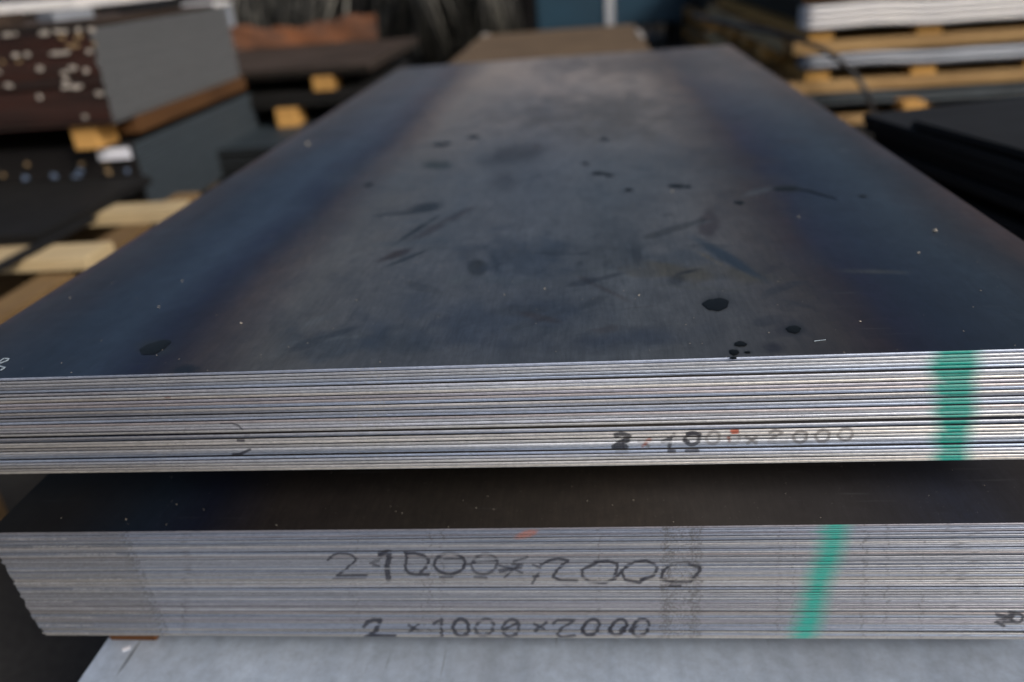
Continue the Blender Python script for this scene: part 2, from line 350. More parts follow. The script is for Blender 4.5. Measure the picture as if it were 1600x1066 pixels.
def columns(W, fine, org, zc, coarse=.006, step=.001):
    xs = [0.]
    rngs = []
    for u0_, u1_ in fine: rngs.append((on_plane(u0_, zc, 1, org[1])[0]-org[0], on_plane(u1_, zc, 1, org[1])[0]-org[0]))
    while xs[-1] < W-1e-6:
        s = step if any(a_-.008 <= xs[-1] <= b_+.008 for a_, b_ in rngs) else coarse
        xs.append(min(W, xs[-1]+s))
    return np.array(xs)

TONES = [(.74, .74, .76), (.80, .79, .77), (.60, .60, .61), (.56, .58, .63), (.52, .56, .64), (.62, .60, .56), (.48, .53, .62), (.64, .64, .64), (.55, .52, .54), (.50, .56, .66)]
def make_sheet(stack, row, org, W, L, th, xs, name, top=False, rotz=0, tone=None):
    """one steel sheet: sheared front edge with marks, body behind it; origin at near-left-bottom corner"""
    b = min(.0005, th*.2)
    prof = [(.0007, .0), (.0001, b), (0, th*.38), (0, th*.62), (.0001, th-b), (.0007, th)] if stack == 0 else [(.0006, 0), (0, b), (0, th-b), (.0006, th)]
    nr = len(prof); nc = len(xs); wav = .0003*np.sin(xs*9+row)
    V = np.zeros((nr, nc, 3)); V[:, :, 0] = xs
    for i, (y, z) in enumerate(prof): V[i, :, 1] = y + wav; V[i, :, 2] = z
    V = V.reshape(-1, 3); Q = grid_quads(nr, nc)
    cr, sr = math.cos(rotz), math.sin(rotz)
    Wd = np.stack([V[:, 0]*cr-V[:, 1]*sr, V[:, 0]*sr+V[:, 1]*cr, V[:, 2]], 1) + org
    u, v = project(Wd)
    col, al = marks(stack, u, v, row, rng.normal())
    tn = np.array(tone); tint = np.tile(tn, (nr, nc, 1)).astype(float)
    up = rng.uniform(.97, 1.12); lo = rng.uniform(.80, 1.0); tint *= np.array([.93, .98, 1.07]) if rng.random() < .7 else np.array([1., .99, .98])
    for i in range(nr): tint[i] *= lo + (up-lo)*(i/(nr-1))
    # light falloff painted into the upper stack's edges: darker and browner to the left
    if stack == 0: k = np.clip((.52-xs)/.35, 0, 1)*rng.uniform(.35, 1.); tint = tint*(1-k[None, :, None]*np.array([.50, .53, .55]))
    tint = tint.reshape(-1, 3)
    n0 = len(V)
    e = .0008
    bx = np.array([(0, e, 0), (W, e, 0), (W, L, 0), (0, L, 0), (0, e, th), (W, e, th), (W, L, th), (0, L, th)]); 
    bq = [(0, 3, 2, 1), (1, 2, 6, 5), (2, 3, 7, 6), (3, 0, 4, 7), (0, 1, 5, 4)]
    if not top: bq.append((4, 5, 6, 7))
    VV = [V, bx]; QQ = [Q, np.array(bq)+n0]; MI = [np.zeros(len(Q), int), np.ones(len(bq), int)]
    tone_at = None
    if top:
        tx = np.linspace(0, W, 301); ty = [0.0008]; 
        while ty[-1] < L: ty.append(min(L, ty[-1]+.0018+.0035*ty[-1]))
        ty = np.array(ty); G = np.zeros((len(ty), len(tx), 3)); G[:, :, 0] = tx; G[:, :, 1] = ty[:, None]; G[:, :, 2] = th
        G = G.reshape(-1, 3); VV.append(G); QQ.append(grid_quads(len(ty), len(tx), n0+8)); MI.append(np.full((len(ty)-1)*(len(tx)-1), 2))
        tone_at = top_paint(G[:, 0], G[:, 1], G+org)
    VA = np.concatenate(VV); me = mesh_np(name, VA, np.concatenate(QQ), [M_edge, M_scale, M_top], np.concatenate(MI))
    N = len(VA)
    def attr(nm, arr):
        at = me.color_attributes.new(nm, 'FLOAT_COLOR', 'POINT'); at.data.foreach_set('color', np.asarray(arr, 'f').ravel())
    T = np.ones((N, 4)); T[:n0, :3] = tint; attr('tint', T)
    K = np.zeros((N, 4)); K[:n0, :3] = col; K[:n0, 3] = al; attr('mark', K)
    if top:
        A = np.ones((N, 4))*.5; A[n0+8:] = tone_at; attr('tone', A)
    return me

SP = [(242, 543, 20, 9, 0), (1119, 476, 19, 10.5, 8), (1240, 515, 12, 5.5, 0), (1157, 538, 9, 4.5, 0), (1147, 551, 7, 5, 0), (1057, 291, 13, 2.8, 0), (1155, 317, 8, 2.6, 0), (690, 226, 12, 3, -20), (740, 214, 8, 2.6, -15),
      (936, 271, 11, 2.6, 8), (952, 274, 7, 2.2, 0), (982, 297, 6, 2.4, 0), (944, 218, 6, 2.6, 0), (1228, 295, 17, 4, 5), (1348, 307, 6, 2, 0), (576, 289, 6, 2.4, 0), (1075, 292, 5, 2, 0), (915, 256, 5, 2, 0), (1146, 560, 5, 2.2, 0), (1168, 551, 5, 1.8, 0)]
def sm(x, a, b): t_ = np.clip((x-a)/(b-a), 0, 1); return t_*t_*(3-2*t_)
def lattice(x, y, sx, sy, seed):
    r = np.random.default_rng(seed); g = r.random((64, 64)); X = x*sx+7.3; Y = y*sy+3.1
    i = np.floor(X).astype(int); j = np.floor(Y).astype(int); fx = X-i; fy = Y-j; fx = fx*fx*(3-2*fx); fy = fy*fy*(3-2*fy)
    a_ = g[i % 64, j % 64]; b_ = g[(i+1) % 64, j % 64]; c_ = g[i % 64, (j+1) % 64]; d_ = g[(i+1) % 64, (j+1) % 64]
    return (a_*(1-fx)+b_*fx)*(1-fy)+(c_*(1-fx)+d_*fx)*fy - .5
def top_paint(x, y, P):
    """heat tint bands that run along the sheet, wipe marks, smudges, painted near-to-far reflection (rgb) and dullness (alpha)"""
    u, v = project(P)
    wob = x + .022*lattice(x, y, 3, 3, 1) + .012*lattice(x, y, 9, 8, 2)
    xp = [0, .012, .05, .10, .15, .195, .215, .245, .30, .42, .5, .6, .70, .765, .795, .815, .85, .92, .965, 1]
    cp = [(.055, .030, .026), (.030, .024, .022), (.018, .018, .023), (.013, .021, .036), (.020, .033, .056), (.006, .007, .024), (.010, .007, .015), (.026, .020, .019),
          (.032, .033, .033), (.032, .036, .041), (.029, .034, .041), (.031, .036, .041), (.032, .034, .036), (.029, .025, .023), (.022, .014, .016), (.010, .010, .026), (.010, .017, .034), (.022, .034, .048), (.022, .022, .024), (.050, .032, .027)]
    c_ = np.stack([np.interp(wob, xp, [q[i] for q in cp]) for i in range(3)], 1)
    far = sm(y, .5, 1.9)[:, None]  # grazing sky reflection painted in: warm brightening towards the far end
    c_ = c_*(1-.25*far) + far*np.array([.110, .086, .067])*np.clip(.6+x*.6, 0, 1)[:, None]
    c_ = c_*(.85+1.2*np.interp(wob, [.21, .29, .72, .8], [0, 1, 1, 0]))[:, None]*np.interp(y, [0, .25, .8], [.78, 1., 1.1])[:, None]; al = np.full(len(x), .5)  # near end painted darker, where the reflection is weaker
    def blot(cx, cy, rx, ry, col, k, ang=0, soft=.6, nz=.5, seed=3, dull=0):
        nonlocal c_, al
        ca, sa = math.cos(math.radians(ang)), math.sin(math.radians(ang)); dx = u-cx; dy = v-cy
        e = np.sqrt(((dx*ca+dy*sa)/rx)**2 + ((-dx*sa+dy*ca)/ry)**2) + nz*lattice(x, y, 38, 25, seed) + nz*.6*lattice(x, y, 90, 60, seed+50)
        m = (1-sm(e, 1-soft, 1+soft*.3))*min(1, k*1.3); c_ = c_*(1-m[:, None]) + np.array(col)*m[:, None]; al = al + m*dull
    DK = (.012, .014, .015); BR = (.024, .018, .017); LT = (.060, .072, .080); OL = (.055, .053, .040)
    blot(682, 257, 24, 9, (.022, .028, .026), .7, 0, .5); blot(800, 245, 60, 24, (.020, .020, .022), .6, -8, .9); blot(790, 280, 26, 20, (.024, .022, .025), .5, 0, .9)
    blot(668, 324, 34, 9, DK, .8, -8, .6, .35, 5); blot(630, 333, 55, 3, DK, .7, -6, .6, .3, 6)
    blot(650, 360, 55, 3.5, DK, .8, -33, .6, .4, 7); blot(690, 350, 55, 6, BR, .6, -28, .6, .5, 8); blot(620, 398, 38, 6, BR, .75, -18, .6, .5, 9); blot(640, 402, 45, 3, DK, .7, -22, .5, .4, 10)
    blot(745, 420, 18, 15, (.018, .020, .020), .8, 20, .4, .3, 11); blot(775, 412, 5, 16, (.018, .022, .022), .7, -20, .4, .3, 12); blot(718, 438, 22, 7, LT, .5, -10, .7, .9, 13)
    blot(1000, 405, 140, 26, (.034, .044, .055), .6, 4, .8, 1.3, 14, .2); blot(1060, 425, 95, 13, OL, .6, 4, .8, 1.2, 15, .25); blot(1150, 425, 60, 14, OL, .5, 10, .8, 1, 16, .2)
    blot(1140, 405, 75, 9, (.016, .024, .033), .9, 31, .5, .2, 17, -.25); blot(1106, 402, 32, 2.4, (.085, .075, .05), .7, 29, .6, .6, 18); blot(1105, 352, 18, 22, (.030, .025, .026), .7, 0, .5, .7, 19)
    blot(1058, 438, 16, 9, DK, .5, -10, .6, .7, 20); blot(1075, 425, 24, 3, DK, .6, -12, .6, .6, 21); blot(995, 400, 8, 26, (.02, .025, .03), .6, -8, .6, .6, 22)
    blot(955, 400, 80, 40, (.042, .050, .058), .4, 0, .9, 1.8, 23, .1); blot(820, 400, 90, 45, (.020, .029, .043), .55, 0, .9, 1.2, 24)
    blot(560, 540, 140, 26, (.028, .037, .048), .55, -4, .7, 1, 25, .15); blot(540, 527, 110, 4, (.055, .066, .076), .45, -6, .7, 1.2, 26, .2); blot(438, 552, 10, 16, (.055, .065, .07), .35, 30, .8, 1, 27, .2)
    blot(1240, 505, 45, 20, (.018, .019, .024), .6, 0, .8, 1.2, 28); blot(1210, 545, 40, 16, (.018, .018, .022), .7, 0, .8, 1, 29); blot(1370, 425, 90, 5, (.05, .055, .05), .4, 1, .8, 1, 30, .2)
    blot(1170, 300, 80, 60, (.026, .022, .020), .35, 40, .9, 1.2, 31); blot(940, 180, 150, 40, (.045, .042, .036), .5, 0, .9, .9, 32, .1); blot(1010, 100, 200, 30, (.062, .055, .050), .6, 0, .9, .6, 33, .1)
    blot(285, 578, 30, 10, (.004, .004, .005), .85, -6, .6, .5, 34); blot(1120, 452, 120, 3, (.050, .055, .05), .35, 4, .8, 1.2, 35); blot(600, 385, 120, 2.5, (.05, .058, .06), .35, 2, .8, 1.2, 36)
    blot(750, 500, 220, 40, (.020, .030, .048), .5, -2, .9, .8, 37); blot(960, 530, 160, 22, (.018, .026, .042), .5, -3, .9, .8, 38)
    for u_, v_, rx_, ry_, an_ in SP: blot(u_, v_, rx_*1.45, ry_*1.5, (.010, .011, .010), .6, 0, .7, .5, int(u_))
    rs = random.Random(11)
    for q_ in range(46):   # short wipe marks and scuffs, mostly in the middle field
        cx_, cy_ = rs.uniform(480, 1330), 170+360*rs.random()**.8; sc_ = .35+(cy_-150)/400
        blot(cx_, cy_, rs.uniform(10, 60)*sc_, rs.uniform(1.2, 7)*sc_, rs.choice([DK, BR, LT, (.04, .05, .058), (.014, .018, .024)]), rs.uniform(.18, .5), rs.gauss(-6, 9), .5, 1.1, 100+q_, rs.uniform(-.1, .2))
    m = (lattice(x, y, 14, 5, 60)+lattice(x, y, 60, 18, 61)*.6+lattice(x, y, 120, 90, 62)*.4)
    c_ = c_*(1+.28*m)[:, None]; al = al + m*.35
    return np.concatenate([np.clip(c_, .002, 1), np.clip(al, 0, 1)[:, None]], 1)

# ------------------------------------------------------------------ the ground
GZ = -.75
n = 60; gx = np.linspace(-1, 1, n); gx = np.sign(gx)*np.abs(gx)**3*250
V = np.zeros((n, n, 3)); V[:, :, 0] = gx; V[:, :, 1] = gx[:, None]; V[:, :, 2] = GZ
ground = link('ground', mesh_np('ground', V.reshape(-1, 3), grid_quads(n, n), [M_ground])); tag(ground, kind='structure')

# ------------------------------------------------------------------ the two big stacks in front
def stack_thickness(total, nsh, gap, big):
    g = np.array([gap*random.uniform(.4, 1.5) for _ in range(nsh-1)])
    for i in big: g[i] = gap*1.9
    th = (total-g.sum())/nsh
    z = [-total]
    for i in range(nsh-1): z.append(z[-1]+th+g[i])
    return th, z
UP = empty('steel_sheet_stack', (0, 0, -.098), 'upper near steel stack with dark oil spots on top and an upright green stripe', 'steel stack')
NU = 32; th, zs = stack_thickness(.098, NU, .00042, [2, NU-2, 8, 12, 25, 29, 20])
xs = columns(1., [(335, 400), (945, 1345), (1435, 1550), (545, 605), (235, 265)], (0, 0, -.05), 640)
for i in range(NU):
    top = i == NU-1
    tone = random.choice(TONES)
    ox, oy, rz = random.gauss(0, .0008), random.gauss(0, .0006), random.gauss(0, .0007)
    if top: ox = oy = rz = 0
    if i == 5: oy = .0022
    org = np.array([ox, oy, zs[i]])
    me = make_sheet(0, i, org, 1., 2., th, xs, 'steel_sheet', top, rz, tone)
    link('steel_sheet', me, UP, org-np.array([0, 0, -.098]), (0, 0, rz))

LOZ = -.165; LT_ = .133
LOY = .001
LO = empty('steel_sheet_stack', (.006, LOY, LOZ-LT_), 'lower near steel stack with its size handwritten twice and a slanted green stripe', 'steel stack')
NL = 58; th2, zs2 = stack_thickness(LT_, NL, .00020, [2, 4, 9, 17, 27, 34, 50])
xs2 = columns(1., [(0, 262), (498, 1125), (1205, 1335), (1545, 1600), (1375, 1390), (1435, 1445)], (0, 0, -.2), 905)
for i in range(NL):
    lean = .010*(1-i/NL)**1.3
    ox, oy, rz = random.gauss(0, .0007)+lean, random.gauss(0, .00035)+(.001 if i < 6 else 0), random.gauss(0, .0004)+.005
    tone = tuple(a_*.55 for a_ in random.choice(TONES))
    if i == NL-1: oy = -.0005
    org = np.array([.004+ox, LOY+oy, LOZ+zs2[i]])
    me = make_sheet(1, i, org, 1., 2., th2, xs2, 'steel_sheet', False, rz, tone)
    link('steel_sheet', me, LO, org-np.array([.006, LOY, LOZ-LT_]), (0, 0, rz))

# bearers between the stacks
for k, (y, x0, x1) in enumerate(((.13, .05, .97), (1.0, .02, .98), (1.70, .02, .97))):
    nm = ('nearest', 'middle', 'farthest')[k]
    o = box('timber_bearer', None, x0, x1, y, y+.08, LOZ+.0012, -.0985, M_oakx); tag(o, f'{nm} dark timber bearer in the gap between the two near steel stacks', 'timber', 'bearers between the near stacks')
PZ = -.345
for k, (y, x0, x1) in enumerate(((.039, on_plane(172, 1003, 1, .039)[0], on_plane(246, 1003, 1, .039)[0]), (.9, .04, .97), (1.7, .04, .97))):
    o = box('timber_bearer', None, x0, x1, y, y+.08, PZ+.0008, LOZ-LT_-.0005, M_oakx if k == 0 else M_woodd)
    tag(o, ('short orange wood bearer peeping out under the left end of the lower near stack', 'middle timber bearer between the lower near stack and the pale sheet', 'farthest timber bearer between the lower near stack and the pale sheet')[k], 'timber', 'bearers under the lower stack')
PALE = empty('pale_sheet_stack', (0, 0, PZ-.09), 'pale blue grey smooth metal sheets lying under the lower near stack', 'sheet stack')
for i in range(18):
    z1 = PZ-.005*i
    me = _cache.setdefault('pale', box_mesh('pale_sheet', 1.25, 2.5, .0046, M_pale, .0006))
    link('pale_sheet', me, PALE, (.044+random.gauss(0, .001) if i else .044, -.35+random.gauss(0, .001), z1-.0046-(PZ-.09)))
for k, y in enumerate((-.2, .8, 1.8)):
    o = box('timber_bearer', None, .04, 1.27, y, y+.12, GZ+.002, PZ-.092, M_woodd); tag(o, ('near', 'middle', 'far')[k]+' heavy timber under the pale metal sheets on the ground', 'timber', 'timbers under the pale sheets')

# oil spots on the top sheet, thin films with an uneven rim
def spot_mesh(rx, ry, seed, tail=None):
    r = random.Random(seed); n_ = 28; ph = [r.uniform(0, 6.3) for _ in range(4)]
    vs = [(0, 0, .00015)]; 
    for kk, hh in ((.85, .00012), (1., 0)):
        for i in range(n_):
            a_ = i/n_*2*math.pi; q = 1+.10*math.sin(2*a_+ph[0])+.07*math.sin(3*a_+ph[1])+.05*math.sin(7*a_+ph[2])
            vs.append((rx*q*kk*math.cos(a_), ry*q*kk*math.sin(a_), hh))
    fs = [(0, 1+i, 1+(i+1) % n_) for i in range(n_)] + [(1+i, 1+n_+i, 1+n_+(i+1) % n_, 1+(i+1) % n_) for i in range(n_)]
    me = bpy.data.meshes.new('oil_spot'); me.from_pydata(vs, [], fs); me.materials.append(M_oil)
    for p in me.polygons: p.use_smooth = True
    return me
for k, (u_, v_, rx, ry, an) in enumerate(SP):
    c0 = on_plane(u_, v_, 2, 0); ex = on_plane(u_+rx, v_, 2, 0); ey = on_plane(u_, v_-ry, 2, 0)
    o = link('oil_spot', spot_mesh(np.linalg.norm(ex-c0), np.linalg.norm(ey-c0), k), UP, c0+np.array([0, 0, .0003+.098]), (0, 0, -math.radians(an)))
def ribbon(name, pts, w0, w1, mat, parent, base, n_=40):
    """thin raised line along 3d points"""
    P = np.array(pts); d = np.r_[0, np.cumsum(np.linalg.norm(np.diff(P, axis=0), axis=1))]; s = np.linspace(0, d[-1], n_)
    Q = np.stack([np.interp(s, d, P[:, i]) for i in range(3)], 1); T = np.gradient(Q, axis=0); N_ = np.stack([-T[:, 1], T[:, 0]], 1); N_ /= np.linalg.norm(N_, axis=1)[:, None]+1e-9
    wd = (np.linspace(w0, w1, n_)*(1+.25*np.sin(np.arange(n_)*1.7)))[:, None]/2
    V = np.zeros((3, n_, 3)); V[:] = Q; V[0, :, :2] += N_*wd; V[2, :, :2] -= N_*wd; V[1, :, 2] += .0004
    me = mesh_np(name, V.reshape(-1, 3)-np.array(base), grid_quads(3, n_), [mat]); return link(name, me, parent, np.array(base)-np.array(parent.location) if parent else base)
op = lambda u_, v_, z=.0004: on_plane(u_, v_, 2, 0)+np.array([0, 0, z])
ribbon('oil_streak', [op(1235, 294), op(1262, 298), op(1285, 305), op(1308, 311)], .007, .002, M_oil, UP, (.8, .5, 0))
ribbon('chalk_mark', [op(-14, 568), op(-2, 569), op(12, 564), op(14, 561), op(6, 561), op(-6, 569), op(-12, 573), op(2, 573), op(8, 575), op(2, 579), op(-12, 580)], .0013, .0013, M_chalk, UP, (.08, .03, 0), 70)
ribbon('scratch', [op(1272, 534), op(1281, 533), op(1290, 532)], .0005, .0002, M_chalk, UP, (.75, .03, 0), 12)
# crumbs of rust and grit on the sheets: small faceted grains
vs, fs = [], []
def grain(p, r_):
    b0 = len(vs); 
    for d_ in ((1, 0, .3), (-1, .2, .3), (0, 1, .2), (.1, -1, .4), (0, 0, 1.1), (0, 0, 0)):
        vs.append(tuple(p[i]+d_[i]*r_*random.uniform(.6, 1.3) if i < 2 else p[2]+d_[2]*r_ for i in range(3)))
    fs.extend([(b0+a_, b0+b_, b0+c_) for a_, b_, c_ in ((0, 2, 4), (2, 1, 4), (1, 3, 4), (3, 0, 4), (2, 0, 5), (1, 2, 5), (3, 1, 5), (0, 3, 5))])
for u_, v_, r_ in ((376, 506, .0016), (481, 226, .004), (1461, 362, .003), (1435, 396, .0016), (248, 480, .001), (110, 466, .001), (285, 440, .001), (851, 452, .0012), (1248, 340, .0015), (998, 462, .001), (1344, 503, .001), (788, 461, .0008), (557, 470, .0008), (1050, 300, .002)):
    grain(op(u_, v_, 0), r_)
for _ in range(230):
    x_, y_ = random.random(), random.random()**2*1.4; grain((x_, y_, 0), random.uniform(.0002, .00055))
for _ in range(36): grain((random.random(), random.uniform(.0, .12)+.004, LOZ), random.uniform(.0002, .0006))
for u_, v_, r_ in ((432, 821, .0007), (628, 802, .0006), (744, 794, .0007), (918, 783, .0006), (990, 782, .0006), (197, 812, .0007), (260, 820, .0005)):
    grain(on_plane(u_, v_, 2, LOZ), r_)
me = bpy.data.meshes.new('grit'); me.from_pydata(vs, [], fs); me.materials.append(M_crumb)
tag(link('grit', me), 'pale grains of grit scattered on the steel sheets', 'grit', kind='stuff')
ch = box_mesh('paint_chip', .008, .005, .0006, M_label, .0002); c0 = on_plane(191, 1019, 2, PZ)
tag(link('paint_chip', ch, None, c0, (0, 0, .5)), 'tiny white chip lying on the pale sheet below the orange bearer', 'chip')

# ------------------------------------------------------------------ left: primed stack on a darker one
def front_side(m_front):
    return [m_front[0], m_front[1], m_front[2]]
def bundle(name, label, x0, x1, y0, y1, z0, z1, n_, mats, group=None, jit=.004, part='steel_sheet', cat='steel stack'):
    """a stack of n_ separate sheets; mats = (end faces towards the viewer, long side faces, top)"""
    r = empty(name, (x0, y0, z0), label, cat, group)
    p = (z1-z0)/n_; mf = lambda q: 0 if abs(q.normal.y) > .8 else (1 if abs(q.normal.x) > .8 else 2)
    me = box_mesh(part, x1-x0, y1-y0, p*.88, list(mats), min(.0012, p*.2), mf)
    for i in range(n_):
        link(part, me, r, (random.gauss(0, jit*.4), random.gauss(0, jit), i*p))
    return r
SA = bundle('steel_sheet_stack', 'red brown fronted stack of steel sheets with white chipped spots at upper left', -2.4, -.90, 1.88, 2.90, -.094, .186, 30, (M_rust, M_grey, M_dark), jit=.005)
def chips(root, plane_y, pts, base):
    for u_, v_, wpx, hpx, m in pts:
        c0 = on_plane(u_, v_, 1, plane_y); e1 = on_plane(u_+wpx/2, v_, 1, plane_y); e2 = on_plane(u_, v_-hpx/2, 1, plane_y)
        w_, h_ = np.linalg.norm(e1-c0)*2, np.linalg.norm(e2-c0)*2; n_ = 10
        vs_ = [(0, -.0015, 0)]; r = random.Random(int(u_*7+v_))
        for i in range(n_):
            a_ = i/n_*6.283; q = r.uniform(.62, 1.2); cx_, cz_ = math.cos(a_), math.sin(a_)
            s_ = 1/max(abs(cx_), abs(cz_))**.6
            vs_.append((cx_*s_*q*w_/2, 0, cz_*s_*q*h_/2))
        me_ = bpy.data.meshes.new('metal_chip'); me_.from_pydata(vs_, [], [(0, 1+i, 1+(i+1) % n_) for i in range(n_)]); me_.materials.append(m)
        link('bare_patch', me_, root, c0+np.array([0, -.011, 0])-np.array(base))
W_, Y_, B_ = M_chip, M_chipy, M_chipb
chips(SA, 1.88, [(13, 54, 14, 6, W_), (26, 53, 10, 6, W_), (71, 51, 16, 8, W_), (93, 49, 14, 7, W_), (103, 49, 12, 6, W_), (125, 47, 11, 8, W_), (146, 46, 13, 8, W_), (100, 58, 10, 6, Y_), (127, 57, 14, 8, Y_), (118, 71, 30, 7, Y_), (150, 69, 8, 6, Y_),
               (90, 83, 20, 7, W_), (104, 82, 20, 5, W_), (142, 80, 10, 8, W_), (27, 86, 12, 7, W_), (46, 85, 10, 8, W_), (8, 96, 6, 6, Y_), (33, 96, 10, 4, Y_), (65, 107, 12, 8, W_), (104, 113, 12, 6, W_), (116, 106, 14, 8, W_), (137, 110, 10, 8, W_), (1, 112, 7, 6, W_),
               (106, 126, 13, 10, W_), (105, 136, 15, 6, W_), (122, 135, 20, 7, W_), (17, 133, 13, 7, W_), (65, 151, 10, 8, W_), (158, 146, 14, 8, W_), (136, 182, 8, 7, W_)], (-2.4, 1.88, -.094))
# timber under it
for k, x in enumerate((-1.07, -1.75, -2.3)):
    o = box('timber_bearer', None, x, x+.085, 1.90, 2.02, -.172, -.0955, M_chipy if False else M_block)
    tag(o, ('short square timber under the right front corner of the red brown stack', 'second timber under the red brown stack', 'third timber under the red brown stack')[k], 'timber', 'short timbers under the red brown stack')
o = box('timber_bearer', None, -.985, -.905, 2.02, 2.95, -.15, -.0955, M_oak); tag(o, 'long dark orange timber along the right side under the red brown stack', 'timber')
SB = bundle('steel_sheet_stack', 'dark stack with blue grey side and one white label, beneath the red brown stack', -2.5, -.915, 1.97, 3.0, -.44, -.173, 22, (M_blk, M_greyb, M_dark), jit=.003)
lb = box('label', SB, 0, .115, 0, .002, 0, .038, M_label, .0004); c0 = on_plane(178, 240, 1, 1.955); lb.location = c0-np.array([-2.5, 1.97, -.44])-np.array([0, 0, .02])
chips(SB, 1.97, [(45, 256, 9, 6, Y_), (131, 255, 9, 6, Y_), (43, 277, 11, 7, B_), (8, 273, 9, 6, W_ if False else Y_), (87, 274, 12, 7, B_), (128, 266, 12, 8, B_), (122, 274, 16, 6, B_), (158, 284, 26, 5, B_), (172, 268, 11, 8, Y_), (201, 266, 9, 8, B_), (206, 282, 8, 7, Y_), (207, 294, 7, 7, Y_), (168, 256, 12, 4, Y_), (110, 284, 30, 4, B_), (200, 304, 20, 3, B_)], (-2.5, 1.97, -.44))
for k, y in enumerate((2.0, 2.45, 2.85)):
    o = box('timber_bearer', None, -2.4, -.93, y, y+.09, GZ+.002, -.442, M_woodd); tag(o, ('front', 'middle', 'rear')[k]+' timber under the dark stack with the white label', 'timber', 'timbers under the labelled stack')
# clutter on the red brown stack
SC = bundle('steel_sheet_stack', 'thin dark grey sheets lying on top of the red brown stack at the far left', -2.3, -.93, 1.95, 2.85, .188, .202, 4, (M_dark, M_brownplate, M_brownplate), jit=.004)
o = box('flat_bar', None, -2.2, -1.42, 2.2, 2.26, .203, .222, M_oak); tag(o, 'rusty brown flat bar on top of the grey sheets at the left edge', 'bar')
o = box('offcut_plate', None, -1.50, -1.30, 2.05, 2.20, .2035, .24, M_brownplate, rot=(0, 0, .3)); tag(o, 'olive grey offcut on the sheets above the red brown stack', 'offcut')
o = box('offcut_plate', None, -1.22, -1.13, 2.15, 2.3, .2035, .233, M_foilg, rot=(0, 0, -.4)); tag(o, 'small silvery offcut on the sheets above the red brown stack', 'offcut')
o = box('offcut_plate', None, -1.45, -1.38, 2.0, 2.05, .2035, .235, M_chipy, rot=(0, .2, .5)); tag(o, 'small pale tan offcut nearest the front on the red brown stack', 'offcut')
o = box('offcut_plate', None, -1.12, -.98, 2.45, 2.7, .2035, .225, M_dark, rot=(0, 0, .1)); tag(o, 'flat dark offcut at the rear right of the red brown stack', 'offcut')
o = box('pale_plate', None, -3.4, -1.60, 3.0, 3.9, .222, .262, M_foil); tag(o, 'pale bluish sheet pack at the top left corner behind the red brown stack', 'sheet pack')
o = box('timber_bearer', None, -3.3, -1.75, 3.2, 3.4, GZ+.002, .220, M_woodd); tag(o, 'timber crib under the pale sheet pack at the top left corner', 'timber')

# left front: black sheets on light pine bearers
SL = bundle('steel_sheet_stack', 'thin black sheets on light pine bearers at the left edge', -2.3, -.86, 1.33, 1.93, -.300, -.272, 6, (M_dark, M_dark, M_dark), jit=.003)
PL = empty('timber_skid', (-.7, .7, -.75), 'light pine skid of cross bearers on a long brown beam, under the thin black sheets', 'skid')
def pp(*a, **k):
    o = box(*a[:1], PL, *a[1:], **k); o.location = Vector(o.location)-PL.location; return o
pp('cross_bearer', -2.2, -.625, 1.60, 1.70, -.340, -.3005, M_pine)
pp('cross_bearer', -2.2, -.66, 1.20, 1.325, -.332, -.3005, M_pine)
pp('cross_bearer', -2.2, -.66, .70, .825, -.332, -.3005, M_pine)
pp('long_beam', -.80, -.715, .60, 1.95, -.47, -.3415, M_woody)
pp('long_beam', -2.1, -2.0, .60, 1.95, -.47, -.3415, M_woody)
pp('foot', -.81, -.70, .62, .74, -.748, -.4705, M_woodd); pp('foot', -.81, -.70, 1.7, 1.82, -.748, -.4705, M_woodd)
pp('foot', -2.1, -2.0, .62, .74, -.748, -.4705, M_woodd)
o = box('steel_strip', None, -.86, -.825, .75, 1.52, -.2995, -.287, M_dark, rot=(0, 0, -.03)); tag(o, 'narrow black strip lying across the pine bearers at the left', 'strip')

# centre left: dark packs with rusty plate
CT = bundle('steel_sheet_stack', 'brown grey topped pack of dark sheets beyond the left edge of the near stack', -1.9, -.36, 3.0, 4.15, -.125, -.085, 6, (M_darkedge, M_darkedge, M_brownplate), jit=.006)
for k, x in enumerate((-.62, -1.3)):
    o = box('timber_bearer', None, x, x+.085, 2.98, 3.12, -.186, -.126, M_block); tag(o, ('small yellow timber end under the brown grey topped pack', 'hidden timber end under the brown grey topped pack')[k], 'timber', 'timber ends under the brown topped pack')
CM = bundle('steel_sheet_stack', 'middle black pack between two small yellow timber ends', -1.95, -.42, 2.98, 4.1, -.245, -.187, 8, (M_darkedge, M_darkedge, M_dark), jit=.008)
for k, x in enumerate((-.80, -1.5)):
    o = box('timber_bearer', None, x, x+.09, 2.95, 3.08, -.325, -.246, M_block); tag(o, ('bright orange timber end under the middle black pack', 'hidden timber end under the middle black pack')[k], 'timber', 'timber ends under the middle pack')
CB = bundle('steel_sheet_stack', 'low dark blue grey pack under the bright orange timber end', -1.95, -.45, 2.55, 4.0, -.44, -.326, 10, (M_dark, M_dark, M_blueedge), jit=.006)
for k, y in enumerate((2.7, 3.7)):
    o = box('timber_bearer', None, -1.9, -.5, y, y+.12, GZ+.002, -.441, M_woodd); tag(o, ('front', 'rear')[k]+' timber under the low dark blue grey pack', 'timber', 'timbers under the blue grey pack')
